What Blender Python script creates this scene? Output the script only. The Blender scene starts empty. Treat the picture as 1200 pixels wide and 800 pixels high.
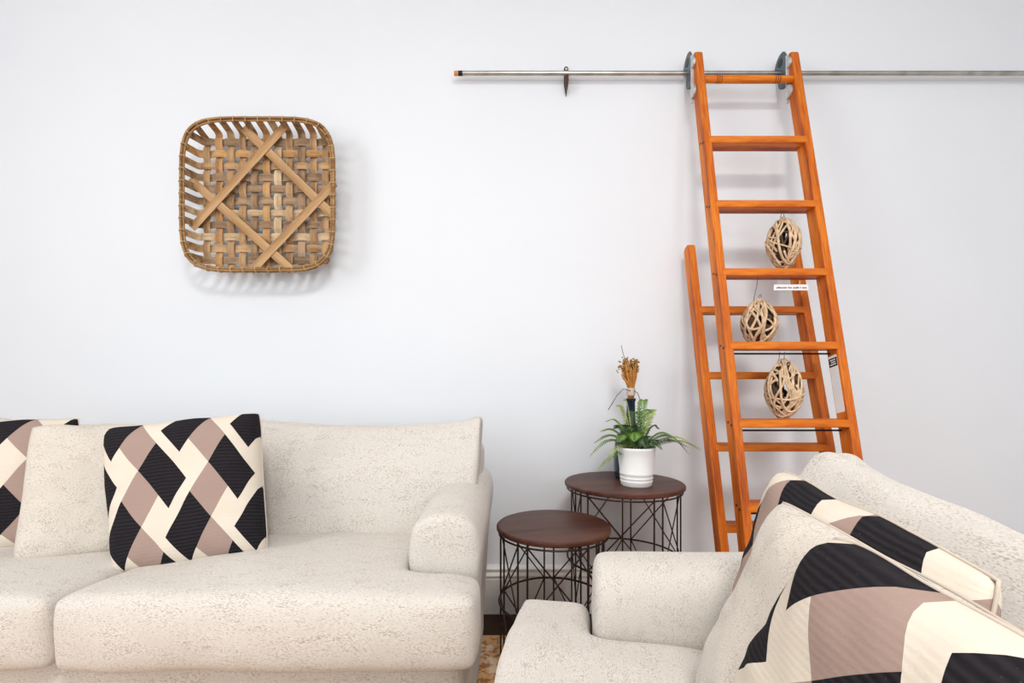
import bpy, bmesh, math, random
import numpy as np
from mathutils import Vector, Matrix, noise as mnoise

PI = math.pi
sc = bpy.context.scene
col = sc.collection

# ------------------------------------------------------------------ camera
cam_d = bpy.data.cameras.new('camera')
cam_d.sensor_width = 36.0
cam_d.lens = 540.0 / 1200.0 * 36.0
cam_d.shift_y = 55.0 / 1200.0
cam_d.clip_start = 0.02
cam = bpy.data.objects.new('camera', cam_d)
cam.location = (0, 0, 0.97)
cam.rotation_euler = (PI / 2, 0, 0)
col.objects.link(cam)
sc.camera = cam

# ------------------------------------------------------------------ world, lights, exposure
w = bpy.data.worlds.new('world')
sc.world = w
w.use_nodes = True
w.node_tree.nodes['Background'].inputs[0].default_value = (0.80, 0.88, 1.0, 1)
w.node_tree.nodes['Background'].inputs[1].default_value = 1.0
sc.view_settings.view_transform = 'Standard'
sc.view_settings.look = 'None'
sc.view_settings.gamma = 1.0
sc.view_settings.use_curve_mapping = False
sc.view_settings.exposure = -1.0


def area(name, loc, target, sx, sy, power, color=(1, 1, 1)):
    L = bpy.data.lights.new(name, 'AREA')
    L.shape = 'RECTANGLE'
    L.size, L.size_y, L.energy, L.color = sx, sy, power, color
    o = bpy.data.objects.new(name, L)
    o.location = loc
    d = Vector(target) - Vector(loc)
    o.rotation_euler = d.to_track_quat('-Z', 'Y').to_euler()
    col.objects.link(o)
    return o


# daylight in the left window; rear windows and ceiling lamp are added fill
WX0, WX1, WY0, WY1, CEIL = -3.0, 3.2, -3.6, 2.0, 3.3
area('window_daylight', (WX0 + 0.02, -0.55, 2.0), (0, -0.55 + 1.2, 1.55), 1.3, 1.9, 90, (1.0, 0.99, 0.97))
for wx, pw in ((-1.7, 65), (0.0, 38), (1.7, 88)):
    area('added_rear_fill', (wx, WY0 + 0.02, 1.53), (wx, 0, 1.45), 1.3, 2.75, pw, (0.90, 0.96, 1.0))
area('added_ceiling_fill', (0.35, -0.95, CEIL - 0.13), (0.35, -0.95, 0), 0.9, 0.9, 165, (1.0, 0.97, 0.935)).data.shape = 'DISK'

# ------------------------------------------------------------------ helpers


class MB:
    """collects verts / faces / uvs for one mesh"""

    def __init__(self):
        self.v, self.f, self.uv = [], [], {}

    def add(self, verts, faces):
        b = len(self.v)
        self.v += [tuple(p) for p in verts]
        self.f += [tuple(i + b for i in f) for f in faces]
        return self

    def box(self, x0, x1, y0, y1, z0, z1):
        vs = [(x, y, z) for z in (z0, z1) for y in (y0, y1) for x in (x0, x1)]
        return self.add(vs, [(0, 2, 3, 1), (4, 5, 7, 6), (0, 1, 5, 4), (2, 6, 7, 3), (0, 4, 6, 2), (1, 3, 7, 5)])

    def tube(self, pts, r, sides=8, closed=False, cap=True):
        pts = [Vector(p) for p in pts]
        n = len(pts)
        rr = r if isinstance(r, (list, tuple)) else [r] * n
        vs, fs = [], []
        prev = None
        for i, p in enumerate(pts):
            if closed:
                t = pts[(i + 1) % n] - pts[(i - 1) % n]
            else:
                t = pts[min(i + 1, n - 1)] - pts[max(i - 1, 0)]
            if t.length < 1e-9:
                t = Vector((0, 0, 1))
            t.normalize()
            if prev is None:
                a = Vector((0, 0, 1)) if abs(t.z) < 0.9 else Vector((1, 0, 0))
                u = (a - t * a.dot(t)).normalized()
            else:
                u = prev - t * prev.dot(t)
                u = u.normalized() if u.length > 1e-6 else t.orthogonal().normalized()
            prev = u
            v = t.cross(u)
            for k in range(sides):
                a = 2 * PI * k / sides
                vs.append(p + (u * math.cos(a) + v * math.sin(a)) * rr[i])
        m = n if closed else n - 1
        for i in range(m):
            j = (i + 1) % n
            for k in range(sides):
                l = (k + 1) % sides
                fs.append((i * sides + k, i * sides + l, j * sides + l, j * sides + k))
        if cap and not closed:
            fs.append(tuple(range(sides))[::-1])
            fs.append(tuple((n - 1) * sides + k for k in range(sides)))
        return self.add(vs, fs)

    def lathe(self, prof, n=32, cx=0, cy=0):
        vs, fs = [], []
        m = len(prof)
        for k in range(n):
            a = 2 * PI * k / n
            for (r, z) in prof:
                vs.append((cx + r * math.cos(a), cy + r * math.sin(a), z))
        for k in range(n):
            l = (k + 1) % n
            for i in range(m - 1):
                fs.append((k * m + i, l * m + i, l * m + i + 1, k * m + i + 1))
        if prof[0][0] > 1e-6:
            fs.append(tuple(k * m for k in range(n))[::-1])
        if prof[-1][0] > 1e-6:
            fs.append(tuple(k * m + m - 1 for k in range(n)))
        return self.add(vs, fs)

    def prism(self, outline, axis, a0, a1):
        """outline: 2D points; axis the extruded one"""
        n = len(outline)
        vs = []
        for a in (a0, a1):
            for (p, q) in outline:
                vs.append({'x': (a, p, q), 'y': (p, a, q), 'z': (p, q, a)}[axis])
        fs = [tuple(range(n)), tuple(range(n, 2 * n))[::-1]]
        for i in range(n):
            j = (i + 1) % n
            fs.append((i, i + n, j + n, j))
        return self.add(vs, fs)

    def ribbon(self, centers, wvec, nrm, width, thick):
        """flat strip along centers; wvec/nrm may be lists"""
        vs, fs = [], []
        n = len(centers)
        for i, c in enumerate(centers):
            c = Vector(c)
            W = Vector(wvec[i] if isinstance(wvec, list) else wvec).normalized() * width / 2
            N = Vector(nrm[i] if isinstance(nrm, list) else nrm).normalized() * thick / 2
            vs += [c - W - N, c + W - N, c + W + N, c - W + N]
        for i in range(n - 1):
            for k in range(4):
                l = (k + 1) % 4
                fs.append((i * 4 + k, i * 4 + l, i * 4 + 4 + l, i * 4 + 4 + k))
        fs.append((3, 2, 1, 0))
        e = (n - 1) * 4
        fs.append((e, e + 1, e + 2, e + 3))
        return self.add(vs, fs)

    def mesh(self, name, mat, smooth=False, bevel=0, segs=2):
        me = bpy.data.meshes.new(name)
        me.from_pydata(self.v, [], self.f)
        bm = bmesh.new()
        bm.from_mesh(me)
        bmesh.ops.recalc_face_normals(bm, faces=bm.faces)
        if bevel:
            es = [e for e in bm.edges if len(e.link_faces) == 2 and e.calc_face_angle(0) > 0.5]
            bmesh.ops.bevel(bm, geom=es, offset=bevel, segments=segs, profile=0.5, affect='EDGES', clamp_overlap=True)
        bm.to_mesh(me)
        bm.free()
        if smooth:
            me.shade_smooth()
            if smooth != 'all':
                try:
                    me.set_sharp_from_angle(angle=0.7)
                except Exception:
                    pass
        me.materials.append(mat)
        return me

    def build(self, name, mat, parent=None, loc=(0, 0, 0), rot=(0, 0, 0), smooth=False, bevel=0, segs=2):
        return link(name, self.mesh(name, mat, smooth, bevel, segs), parent, loc, rot)


def link(name, me, parent=None, loc=(0, 0, 0), rot=(0, 0, 0)):
    o = bpy.data.objects.new(name, me)
    o.location = loc
    o.rotation_euler = rot
    o.parent = parent
    col.objects.link(o)
    return o


def tag(o, label=None, cat=None, group=None, kind=None):
    if label: o['label'] = label
    if cat: o['category'] = cat
    if group: o['group'] = group
    if kind: o['kind'] = kind
    return o


def thing(name, label, cat, loc=(0, 0, 0), rotz=0, group=None, rot=None):
    o = bpy.data.objects.new(name, None)
    o.empty_display_size = 0.05
    o.location = loc
    o.rotation_euler = rot if rot else (0, 0, rotz)
    col.objects.link(o)
    return tag(o, label, cat, group)


# ------------------------------------------------------------------ materials
def new_mat(name):
    m = bpy.data.materials.new(name)
    m.use_nodes = True
    nt = m.node_tree
    return m, nt, nt.nodes['Principled BSDF']


def nd(nt, typ, **kw):
    n = nt.nodes.new(typ)
    for k, v in kw.items():
        if k.startswith('i_'):
            key = k[2:]
            key = int(key) if key.isdigit() else key.replace('_', ' ')
            n.inputs[key].default_value = v
        else:
            setattr(n, k, v)
    return n


def math_n(nt, op, a, b=None, c=None):
    n = nt.nodes.new('ShaderNodeMath')
    n.operation = op
    for i, x in enumerate((a, b, c)):
        if x is None: continue
        if isinstance(x, (int, float)):
            n.inputs[i].default_value = x
        else:
            nt.links.new(x, n.inputs[i])
    return n.outputs[0]


def ramp(nt, fac, stops, interp='LINEAR'):
    r = nt.nodes.new('ShaderNodeValToRGB')
    r.color_ramp.interpolation = interp
    els = r.color_ramp.elements
    while len(els) < len(stops): els.new(0.5)
    for e, (p, c) in zip(els, stops):
        e.position = p
        e.color = (*c, 1) if len(c) == 3 else c
    nt.links.new(fac, r.inputs[0])
    return r.outputs[0]


def mapped(nt, scale, coord='Object', rot=(0, 0, 0)):
    tc = nt.nodes.new('ShaderNodeTexCoord')
    mp = nt.nodes.new('ShaderNodeMapping')
    mp.inputs['Scale'].default_value = scale
    mp.inputs['Rotation'].default_value = rot
    nt.links.new(tc.outputs[coord], mp.inputs[0])
    return mp.outputs[0]


def noise_n(nt, vec, scale=1.0, detail=3.0, rough=0.5):
    n = nt.nodes.new('ShaderNodeTexNoise')
    n.inputs['Scale'].default_value = scale
    n.inputs['Detail'].default_value = detail
    n.inputs['Roughness'].default_value = rough
    nt.links.new(vec, n.inputs['Vector'])
    return n.outputs['Fac']


def mixc(nt, fac, a, b, mode='MIX'):
    m = nt.nodes.new('ShaderNodeMix')
    m.data_type = 'RGBA'
    m.blend_type = mode
    for sock, x in ((m.inputs[0], fac), (m.inputs[6], a), (m.inputs[7], b)):
        if isinstance(x, (int, float)):
            sock.default_value = x
        elif isinstance(x, tuple):
            sock.default_value = (*x, 1) if len(x) == 3 else x
        else:
            nt.links.new(x, sock)
    return m.outputs[2]


def bump(nt, bsdf, height, strength=0.3, dist=0.002):
    b = nt.nodes.new('ShaderNodeBump')
    b.inputs['Strength'].default_value = strength
    b.inputs['Distance'].default_value = dist
    nt.links.new(height, b.inputs['Height'])
    nt.links.new(b.outputs[0], bsdf.inputs['Normal'])


def plain(name, c, rough=0.5, metal=0.0, var=0.0, scale=20, spec=None):
    m, nt, b = new_mat(name)
    b.inputs['Roughness'].default_value = rough
    b.inputs['Metallic'].default_value = metal
    if spec is not None:
        b.inputs['Specular IOR Level'].default_value = spec
    n = noise_n(nt, mapped(nt, (scale,) * 3), 1, 4)
    v = max(var, 0.04)
    out = ramp(nt, n, [(0.3, tuple(x * (1 - v) for x in c)), (0.7, tuple(min(1, x * (1 + v)) for x in c))])
    nt.links.new(out, b.inputs['Base Color'])
    return m


def wood(name, dark, mid, light, axis='z', rough=0.35, scale=1.0, coat=0.0):
    m, nt, b = new_mat(name)
    s = {'x': (2.2, 26, 26), 'y': (26, 2.2, 26), 'z': (26, 26, 2.2)}[axis]
    s = tuple(k * scale for k in s)
    n1 = noise_n(nt, mapped(nt, s), 1.0, 5, 0.55)
    s2 = tuple(k * 7 for k in s)
    n2 = noise_n(nt, mapped(nt, s2), 1.0, 3, 0.6)
    f = math_n(nt, 'ADD', math_n(nt, 'MULTIPLY', n1, 0.72), math_n(nt, 'MULTIPLY', n2, 0.28))
    c = ramp(nt, f, [(0.36, dark), (0.48, mid), (0.63, light)])
    nt.links.new(c, b.inputs['Base Color'])
    b.inputs['Roughness'].default_value = rough
    b.inputs['Coat Weight'].default_value = coat
    b.inputs['Specular IOR Level'].default_value = 0.28
    b.inputs['Coat Roughness'].default_value = 0.25
    bump(nt, b, f, 0.15, 0.001)
    return m


def linen(name, base, axis='x'):
    """slubby woven linen with small dark flecks running along one axis"""
    m, nt, b = new_mat(name)
    k = {'x': (190, 640, 640), 'y': (640, 190, 640), 'z': (640, 640, 190)}[axis]
    flk = noise_n(nt, mapped(nt, k), 1.0, 2, 0.6)
    big = noise_n(nt, mapped(nt, tuple(q * 0.07 for q in k)), 1.0, 3, 0.6)
    fine = noise_n(nt, mapped(nt, (600, 600, 600)), 1.0, 1, 0.5)
    dens = math_n(nt, 'ADD', flk, math_n(nt, 'MULTIPLY', math_n(nt, 'SUBTRACT', big, 0.5), 0.45))
    fac = ramp(nt, dens, [(0.50, (0, 0, 0)), (0.70, (1, 1, 1))])
    body = ramp(nt, big, [(0.3, tuple(x * 0.90 for x in base)), (0.7, tuple(min(1, x * 1.05) for x in base))])
    body = mixc(nt, math_n(nt, 'MULTIPLY', fine, 0.22), body, tuple(x * 0.72 for x in base))
    fleck = tuple(x * y for x, y in zip(base, (0.42, 0.38, 0.34)))
    c = mixc(nt, math_n(nt, 'MULTIPLY', fac, 0.75), body, fleck)
    nt.links.new(c, b.inputs['Base Color'])
    b.inputs['Roughness'].default_value = 0.95
    b.inputs['Specular IOR Level'].default_value = 0.15
    b.inputs['Sheen Weight'].default_value = 0.15
    h = math_n(nt, 'ADD', math_n(nt, 'MULTIPLY', flk, -1.0), math_n(nt, 'MULTIPLY', fine, 0.6))
    bump(nt, b, h, 0.35, 0.002)
    return m


def argyle(name, u0, v0, du=0.112, dv=0.172):
    """cream cloth with black and taupe lozenges laid out on the cushion's own UVs"""
    m, nt, b = new_mat(name)
    tc = nt.nodes.new('ShaderNodeTexCoord')
    sp = nt.nodes.new('ShaderNodeSeparateXYZ')
    nt.links.new(tc.outputs['UV'], sp.inputs[0])
    U, V = sp.outputs[0], sp.outputs[1]
    S = math_n(nt, 'WRAP', math_n(nt, 'DIVIDE', math_n(nt, 'SUBTRACT', U, u0), du), 1.85, -1.85)
    T = math_n(nt, 'WRAP', math_n(nt, 'DIVIDE', math_n(nt, 'SUBTRACT', V, v0), dv), 4.0, 0.0)

    def rect(ds, dt, a0, a1, b0, b1):
        s = math_n(nt, 'ADD', S, ds)
        t = math_n(nt, 'ADD', T, dt)
        a = math_n(nt, 'MULTIPLY', math_n(nt, 'ADD', t, s), 0.5)
        bb = math_n(nt, 'MULTIPLY', math_n(nt, 'SUBTRACT', t, s), 0.5)
        return math_n(nt, 'MULTIPLY', math_n(nt, 'COMPARE', a, (a0 + a1) / 2, (a1 - a0) / 2),
                      math_n(nt, 'COMPARE', bb, (b0 + b1) / 2, (b1 - b0) / 2))

    def union(lst):
        r = lst[0]
        for x in lst[1:]:
            r = math_n(nt, 'MAXIMUM', r, x)
        return r
    L = 1.5
    taupe = union([rect(0, 0, 0, 1, 0, 1), rect(0, 0, 1, 2, 1, 2)])
    black = union([rect(ds, 0, 1, 1 + L, 0, 1) for ds in (0, 3.7)] +
                  [rect(ds, dt, 1, 2, 2, 2 + L) for ds in (0, -3.7) for dt in (0, 4)])
    wv = nt.nodes.new('ShaderNodeTexWave')
    wv.wave_type = 'BANDS'
    wv.bands_direction = 'Y'
    wv.inputs['Scale'].default_value = 14
    wv.inputs['Distortion'].default_value = 1.5
    wv.inputs['Detail Scale'].default_value = 2.0
    nt.links.new(tc.outputs['UV'], wv.inputs['Vector'])
    sn = noise_n(nt, mapped(nt, (110, 110, 110), 'UV'), 1.0, 2, 0.6)
    speck = ramp(nt, sn, [(0.68, (0, 0, 0)), (0.76, (1, 1, 1))])
    cream = mixc(nt, math_n(nt, 'MULTIPLY', sn, 0.25), (0.68, 0.61, 0.515), (0.56, 0.49, 0.40))
    taup = mixc(nt, math_n(nt, 'MULTIPLY', sn, 0.5), (0.365, 0.265, 0.225), (0.28, 0.20, 0.165))
    blk = mixc(nt, math_n(nt, 'MULTIPLY', speck, 0.5), (0.012, 0.011, 0.014), (0.16, 0.13, 0.12))
    blk = mixc(nt, math_n(nt, 'MULTIPLY', wv.outputs['Fac'], 0.45), blk, (0.035, 0.030, 0.032))
    c = mixc(nt, taupe, cream, taup)
    c = mixc(nt, black, c, blk)
    nt.links.new(c, b.inputs['Base Color'])
    b.inputs['Roughness'].default_value = 0.95
    b.inputs['Specular IOR Level'].default_value = 0.1
    h = math_n(nt, 'ADD', math_n(nt, 'MULTIPLY', wv.outputs['Fac'], math_n(nt, 'ADD', math_n(nt, 'MULTIPLY', black, 0.8), 0.25)),
               math_n(nt, 'MULTIPLY', sn, 0.4))
    bump(nt, b, h, 0.35, 0.002)
    return m


M = {}
m, nt, b = new_mat('painted_wall')
n = noise_n(nt, mapped(nt, (1.3, 1.3, 1.3)), 1, 4)
nt.links.new(ramp(nt, n, [(0.3, (0.725, 0.75, 0.785)), (0.7, (0.75, 0.775, 0.81))]), b.inputs['Base Color'])
b.inputs['Roughness'].default_value = 0.7
bump(nt, b, noise_n(nt, mapped(nt, (220, 220, 220)), 1, 2), 0.05, 0.001)
M['wall'] = m
M['trim'] = plain('trim_paint', (0.80, 0.78, 0.75), 0.4)
M['ceiling'] = plain('ceiling_paint', (0.86, 0.86, 0.86), 0.8)
# dark hardwood floor
m, nt, b = new_mat('dark_hardwood')
n1 = noise_n(nt, mapped(nt, (1.5, 22, 5)), 1, 5, 0.6)
br = nt.nodes.new('ShaderNodeTexBrick')
br.inputs['Scale'].default_value = 1.0
br.inputs['Brick Width'].default_value = 1.4
br.inputs['Row Height'].default_value = 0.085
br.inputs['Mortar Size'].default_value = 0.0015
br.inputs['Color1'].default_value = (0.055, 0.022, 0.010, 1)
br.inputs['Color2'].default_value = (0.030, 0.012, 0.006, 1)
br.inputs['Mortar'].default_value = (0.006, 0.003, 0.002, 1)
nt.links.new(mapped(nt, (1, 1, 1)), br.inputs['Vector'])
nt.links.new(mixc(nt, math_n(nt, 'MULTIPLY', n1, 0.6), br.outputs[0], (0.012, 0.006, 0.003)), b.inputs['Base Color'])
b.inputs['Roughness'].default_value = 0.45
b.inputs['Specular IOR Level'].default_value = 0.15
M['floor'] = m
# rug
m, nt, b = new_mat('woven_rug')
vo = nt.nodes.new('ShaderNodeTexVoronoi')
vo.inputs['Scale'].default_value = 9
nt.links.new(mapped(nt, (1, 1.6, 1)), vo.inputs['Vector'])
ring = ramp(nt, vo.outputs['Distance'], [(0.22, (0, 0, 0)), (0.30, (1, 1, 1)), (0.42, (1, 1, 1)), (0.5, (0, 0, 0))])
n2 = noise_n(nt, mapped(nt, (26, 34, 1)), 1, 3, 0.7)
mot = ramp(nt, n2, [(0.50, (0, 0, 0)), (0.58, (1, 1, 1))])
c = mixc(nt, math_n(nt, 'MULTIPLY', ring, 0.7), (0.66, 0.38, 0.18), (0.76, 0.62, 0.45))
c = mixc(nt, math_n(nt, 'MULTIPLY', mot, 0.75), c, (0.26, 0.085, 0.03))
nt.links.new(c, b.inputs['Base Color'])
b.inputs['Roughness'].default_value = 1.0
b.inputs['Specular IOR Level'].default_value = 0.05
bump(nt, b, noise_n(nt, mapped(nt, (400, 400, 400)), 1, 2), 0.5, 0.003)
M['rug'] = m

M['linen'] = linen('cream_linen', (0.665, 0.622, 0.57), 'x')
M['linen_pillow'] = linen('oat_linen', (0.66, 0.605, 0.535), 'x')
OR_D, OR_M, OR_L = (0.24, 0.036, 0.003), (0.52, 0.112, 0.006), (0.74, 0.22, 0.014)
M['ladder_z'] = wood('orange_stained_oak', OR_D, OR_M, OR_L, 'z', 0.5, 1.0, 0.0)
M['ladder_x'] = wood('orange_stained_oak_tread', OR_D, OR_M, OR_L, 'x', 0.5, 1.0, 0.0)
M['groove'] = plain('dark_groove', (0.10, 0.02, 0.004), 0.5)
M['walnut'] = wood('dark_walnut_veneer', (0.034, 0.011, 0.007), (0.075, 0.026, 0.015), (0.13, 0.049, 0.030), 'x', 0.45, 0.55, 0.0)
M['bronze'] = plain('dark_bronze_wire', (0.045, 0.024, 0.016), 0.45, 0.6, 0.3, 60)
M['steel'] = plain('brushed_pipe_steel', (0.46, 0.43, 0.39), 0.32, 1.0, 0.25, 14)
M['castiron'] = plain('blue_grey_cast_iron', (0.10, 0.13, 0.155), 0.4, 0.7, 0.3, 30)
M['zinc'] = plain('pale_zinc', (0.55, 0.56, 0.55), 0.4, 0.6, 0.15, 40)
M['blackmetal'] = plain('black_metal', (0.012, 0.010, 0.010), 0.4, 0.5)
M['brownmetal'] = plain('brown_iron', (0.05, 0.012, 0.008), 0.45, 0.4)
M['copper'] = plain('orange_plug', (0.62, 0.22, 0.06), 0.5)
M['white_label'] = plain('white_label', (0.85, 0.85, 0.85), 0.5)
M['pot'] = plain('white_glazed_pot', (0.84, 0.84, 0.83), 0.35)
M['soil'] = plain('dark_soil', (0.03, 0.022, 0.015), 1.0, 0, 0.4, 80)
M['bottle'] = plain('dark_blue_glass', (0.008, 0.018, 0.035), 0.12)
M['straw'] = plain('orange_dried_straw', (0.46, 0.19, 0.035), 0.8, 0, 0.35, 150)
M['bud'] = plain('golden_dried_bud', (0.36, 0.20, 0.05), 0.8, 0, 0.4, 100)
M['twine'] = plain('grey_wire', (0.16, 0.15, 0.15), 0.5, 0.5)
M['raffia'] = plain('pale_raffia', (0.55, 0.46, 0.38), 0.8)
M['leaf'] = plain('fern_green', (0.13, 0.24, 0.045), 0.5, 0, 0.5, 30)
M['leaf_pale'] = plain('pale_fern_green', (0.34, 0.40, 0.13), 0.5, 0, 0.35, 30)
M['leaf_dark'] = plain('deep_fern_green', (0.035, 0.085, 0.022), 0.5, 0, 0.5, 30)
M['rim'] = wood('basket_rim_wood', (0.16, 0.075, 0.025), (0.30, 0.16, 0.06), (0.46, 0.28, 0.12), 'x', 0.6, 3)
M['lash'] = plain('basket_lashing', (0.55, 0.38, 0.20), 0.7, 0, 0.2)
SPL = []
for i, (d, md, l) in enumerate([((.20, .11, .05), (.36, .21, .10), (.52, .33, .17)),
                                ((.24, .12, .045), (.43, .23, .09), (.58, .34, .15)),
                                ((.14, .08, .04), (.27, .165, .09), (.42, .28, .17)),
                                ((.30, .19, .10), (.50, .35, .20), (.66, .50, .33))]):
    SPL.append((wood('splint_across_%d' % i, d, md, l, 'x', 0.6, 1.5), wood('splint_upright_%d' % i, d, md, l, 'z', 0.6, 1.5)))
M['splint_diag'] = wood('splint_brace', (.28, .145, .055), (.42, .24, .105), (.54, .34, .17), 'x', 0.55, 1.2)
VN = [plain('vine_pale', (0.60, 0.43, 0.27), 0.75, 0, 0.3, 60), plain('vine_inner_shade', (0.085, 0.045, 0.025), 0.8, 0, 0.4, 60)]  # second: inner strands coloured dark for the shade inside the ball
m, nt, b = new_mat('window_glass')
tr = nt.nodes.new('ShaderNodeBsdfTransparent')
gl = nt.nodes.new('ShaderNodeBsdfGlossy')
gl.inputs['Roughness'].default_value = 0.02
mx = nt.nodes.new('ShaderNodeMixShader')
mx.inputs[0].default_value = 0.06
nt.links.new(tr.outputs[0], mx.inputs[1])
nt.links.new(gl.outputs[0], mx.inputs[2])
nt.links.new(mx.outputs[0], nt.nodes['Material Output'].inputs[0])
M['glass'] = m

# ------------------------------------------------------------------ the room
TH = 0.12


def struct(name, mb, mat, label, cat, bevel=0, smooth=False):
    o = mb.build(name, M[mat], bevel=bevel, smooth=smooth)
    return tag(o, label, cat, kind='structure')


struct('floor', MB().box(WX0 - TH, WX1 + TH, WY0 - TH, WY1 + TH, -0.1, 0.0), 'floor', 'dark brown hardwood floor at the foot of the wall', 'floor')
struct('ceiling', MB().box(WX0 - TH, WX1 + TH, WY0 - TH, WY1 + TH, CEIL, CEIL + 0.1), 'ceiling', 'plain white ceiling above the seating corner', 'ceiling')
struct('wall_back', MB().box(WX0 - TH, WX1 + TH, WY1, WY1 + TH, 0, CEIL), 'wall', 'white painted wall behind the sofa and ladder', 'wall')
struct('wall_right', MB().box(WX1, WX1 + TH, WY0, WY1, 0, CEIL), 'wall', 'white painted wall on the right side of the room', 'wall')


def wall_with_holes(name, axis, c0, c1, a0, a1, holes, label):
    """wall slab along axis ('x' or 'y') with window openings (lo, hi, z0, z1)"""
    mb = MB()

    def bx(p0, p1, z0, z1):
        if axis == 'x': mb.box(p0, p1, c0, c1, z0, z1)
        else: mb.box(c0, c1, p0, p1, z0, z1)
    p = a0
    for (h0, h1, z0, z1) in holes:
        bx(p, h0, 0, CEIL); bx(h0, h1, 0, z0); bx(h0, h1, z1, CEIL)
        p = h1
    bx(p, a1, 0, CEIL)
    struct(name, mb, 'wall', label, 'wall')


wall_with_holes('wall_left', 'y', WX0 - TH, WX0, WY0, WY1, [(-1.25, 0.15, 1.0, 3.0)], 'white painted wall with a tall window left of the sofa')
wall_with_holes('wall_rear', 'x', WY0 - TH, WY0, WX0, WX1, [(-2.4, -1.0, 0.1, 2.95), (-0.7, 0.7, 0.1, 2.95), (1.0, 2.4, 0.1, 2.95)], 'white painted wall with three added tall windows behind the viewer')


def window(idx, axis, c, lo, hi, z0, z1, label):
    fr, pane = MB(), MB()

    def bx(mb, p0, p1, q0, q1, t):
        if axis == 'x': mb.box(p0, p1, c - t, c + t, q0, q1)
        else: mb.box(c - t, c + t, p0, p1, q0, q1)
    f = 0.05
    bx(fr, lo, lo + f, z0, z1, .03); bx(fr, hi - f, hi, z0, z1, .03)
    bx(fr, lo + f, hi - f, z0, z0 + f, .03); bx(fr, lo + f, hi - f, z1 - f, z1, .03)
    o = fr.build('window_%d' % idx, M['trim'])
    tag(o, label, 'window', kind='structure')
    mid = (z0 + z1) / 2
    s = MB(); bx(s, lo + f, hi - f, mid - .02, mid + .02, .025); s.build('window_bar', M['trim'], o)
    for a, b_ in ((z0 + f, mid - .02), (mid + .02, z1 - f)):
        p = MB(); bx(p, lo + f, hi - f, a, b_, .003); p.build('pane', M['glass'], o)


window(1, 'y', WX0 - 0.07, -1.25, 0.15, 1.0, 3.0, 'tall white framed sash window in the left wall')
window(2, 'x', WY0 - 0.07, -2.4, -1.0, 0.1, 2.95, 'added unseen tall white framed window in the rear wall, nearest the left wall')  # unseen rear windows, added to carry the frontal fill
window(3, 'x', WY0 - 0.07, -0.7, 0.7, 0.1, 2.95, 'added unseen tall white framed window in the middle of the rear wall')
window(4, 'x', WY0 - 0.07, 1.0, 2.4, 0.1, 2.95, 'added unseen tall white framed window in the rear wall, nearest the right wall')

cl = thing('added_ceiling_lamp', 'added unseen round white flush lamp on the ceiling above the seating', 'lamp', (0.35, -0.95, CEIL))  # unseen fixture added to brighten cushion tops and the low wall
MB().lathe([(0, 0), (.30, 0), (.30, -.02), (.05, -.03), (0, -.03)], 40).build('added_lamp_base', M['trim'], cl, smooth=True)
MB().lathe([(0, -.03), (.42, -.05), (.46, -.07), (.46, -.11), (.44, -.115), (0, -.115)], 48).build('shade', M['pot'], cl, smooth=True)

prof = [(0, 0), (-0.020, 0), (-0.020, 0.148), (-0.016, 0.152), (-0.022, 0.158), (-0.024, 0.166), (-0.019, 0.172),
        (-0.015, 0.178), (-0.020, 0.186), (-0.022, 0.194), (-0.016, 0.202), (-0.006, 0.206), (0, 0.206)]
bb = MB().prism([(WY1 + a, z) for a, z in prof], 'x', WX0, WX1)
struct('baseboard_back', bb, 'trim', 'white moulded baseboard along the foot of the wall', 'baseboard')

rug = MB().box(-2.4, 2.4, -1.6, 1.80, 0.0, 0.008).build('area_rug', M['rug'], bevel=0.003)
tag(rug, 'tan and rust patterned rug under the tables and sofa', 'rug')


# ------------------------------------------------------------------ soft upholstery
def soft(name, mb, voxel, iters, fn, mat, parent=None):
    """voxel-remesh a blocky solid, round it off, push its vertices with fn -> one upholstered mesh"""
    me = mb.mesh('tmp', mat)
    o = bpy.data.objects.new('tmp', me)
    col.objects.link(o)
    r = o.modifiers.new('r', 'REMESH'); r.mode = 'VOXEL'; r.voxel_size = voxel
    s = o.modifiers.new('s', 'SMOOTH'); s.iterations = iters; s.factor = 0.5
    dg = bpy.context.evaluated_depsgraph_get()
    out = bpy.data.meshes.new_from_object(o.evaluated_get(dg))
    bpy.data.objects.remove(o)
    n = len(out.vertices)
    co = np.empty(n * 3, np.float32)
    out.vertices.foreach_get('co', co)
    co = co.reshape(-1, 3)
    nr = np.empty(n * 3, np.float32)
    out.vertices.foreach_get('normal', nr)
    nr = nr.reshape(-1, 3)
    co = fn(co, nr)
    out.vertices.foreach_set('co', co.astype(np.float32).ravel())
    out.update()
    out.shade_smooth()
    out.materials.clear(); out.materials.append(mat)
    out.name = name
    return link(name, out, parent)


def nz(co, freq, seed, stretch=(1, 1, 1)):
    q = co * np.array(stretch) * freq + seed * 7.31
    return np.array([mnoise.noise(Vector(p)) for p in q.tolist()])


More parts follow.
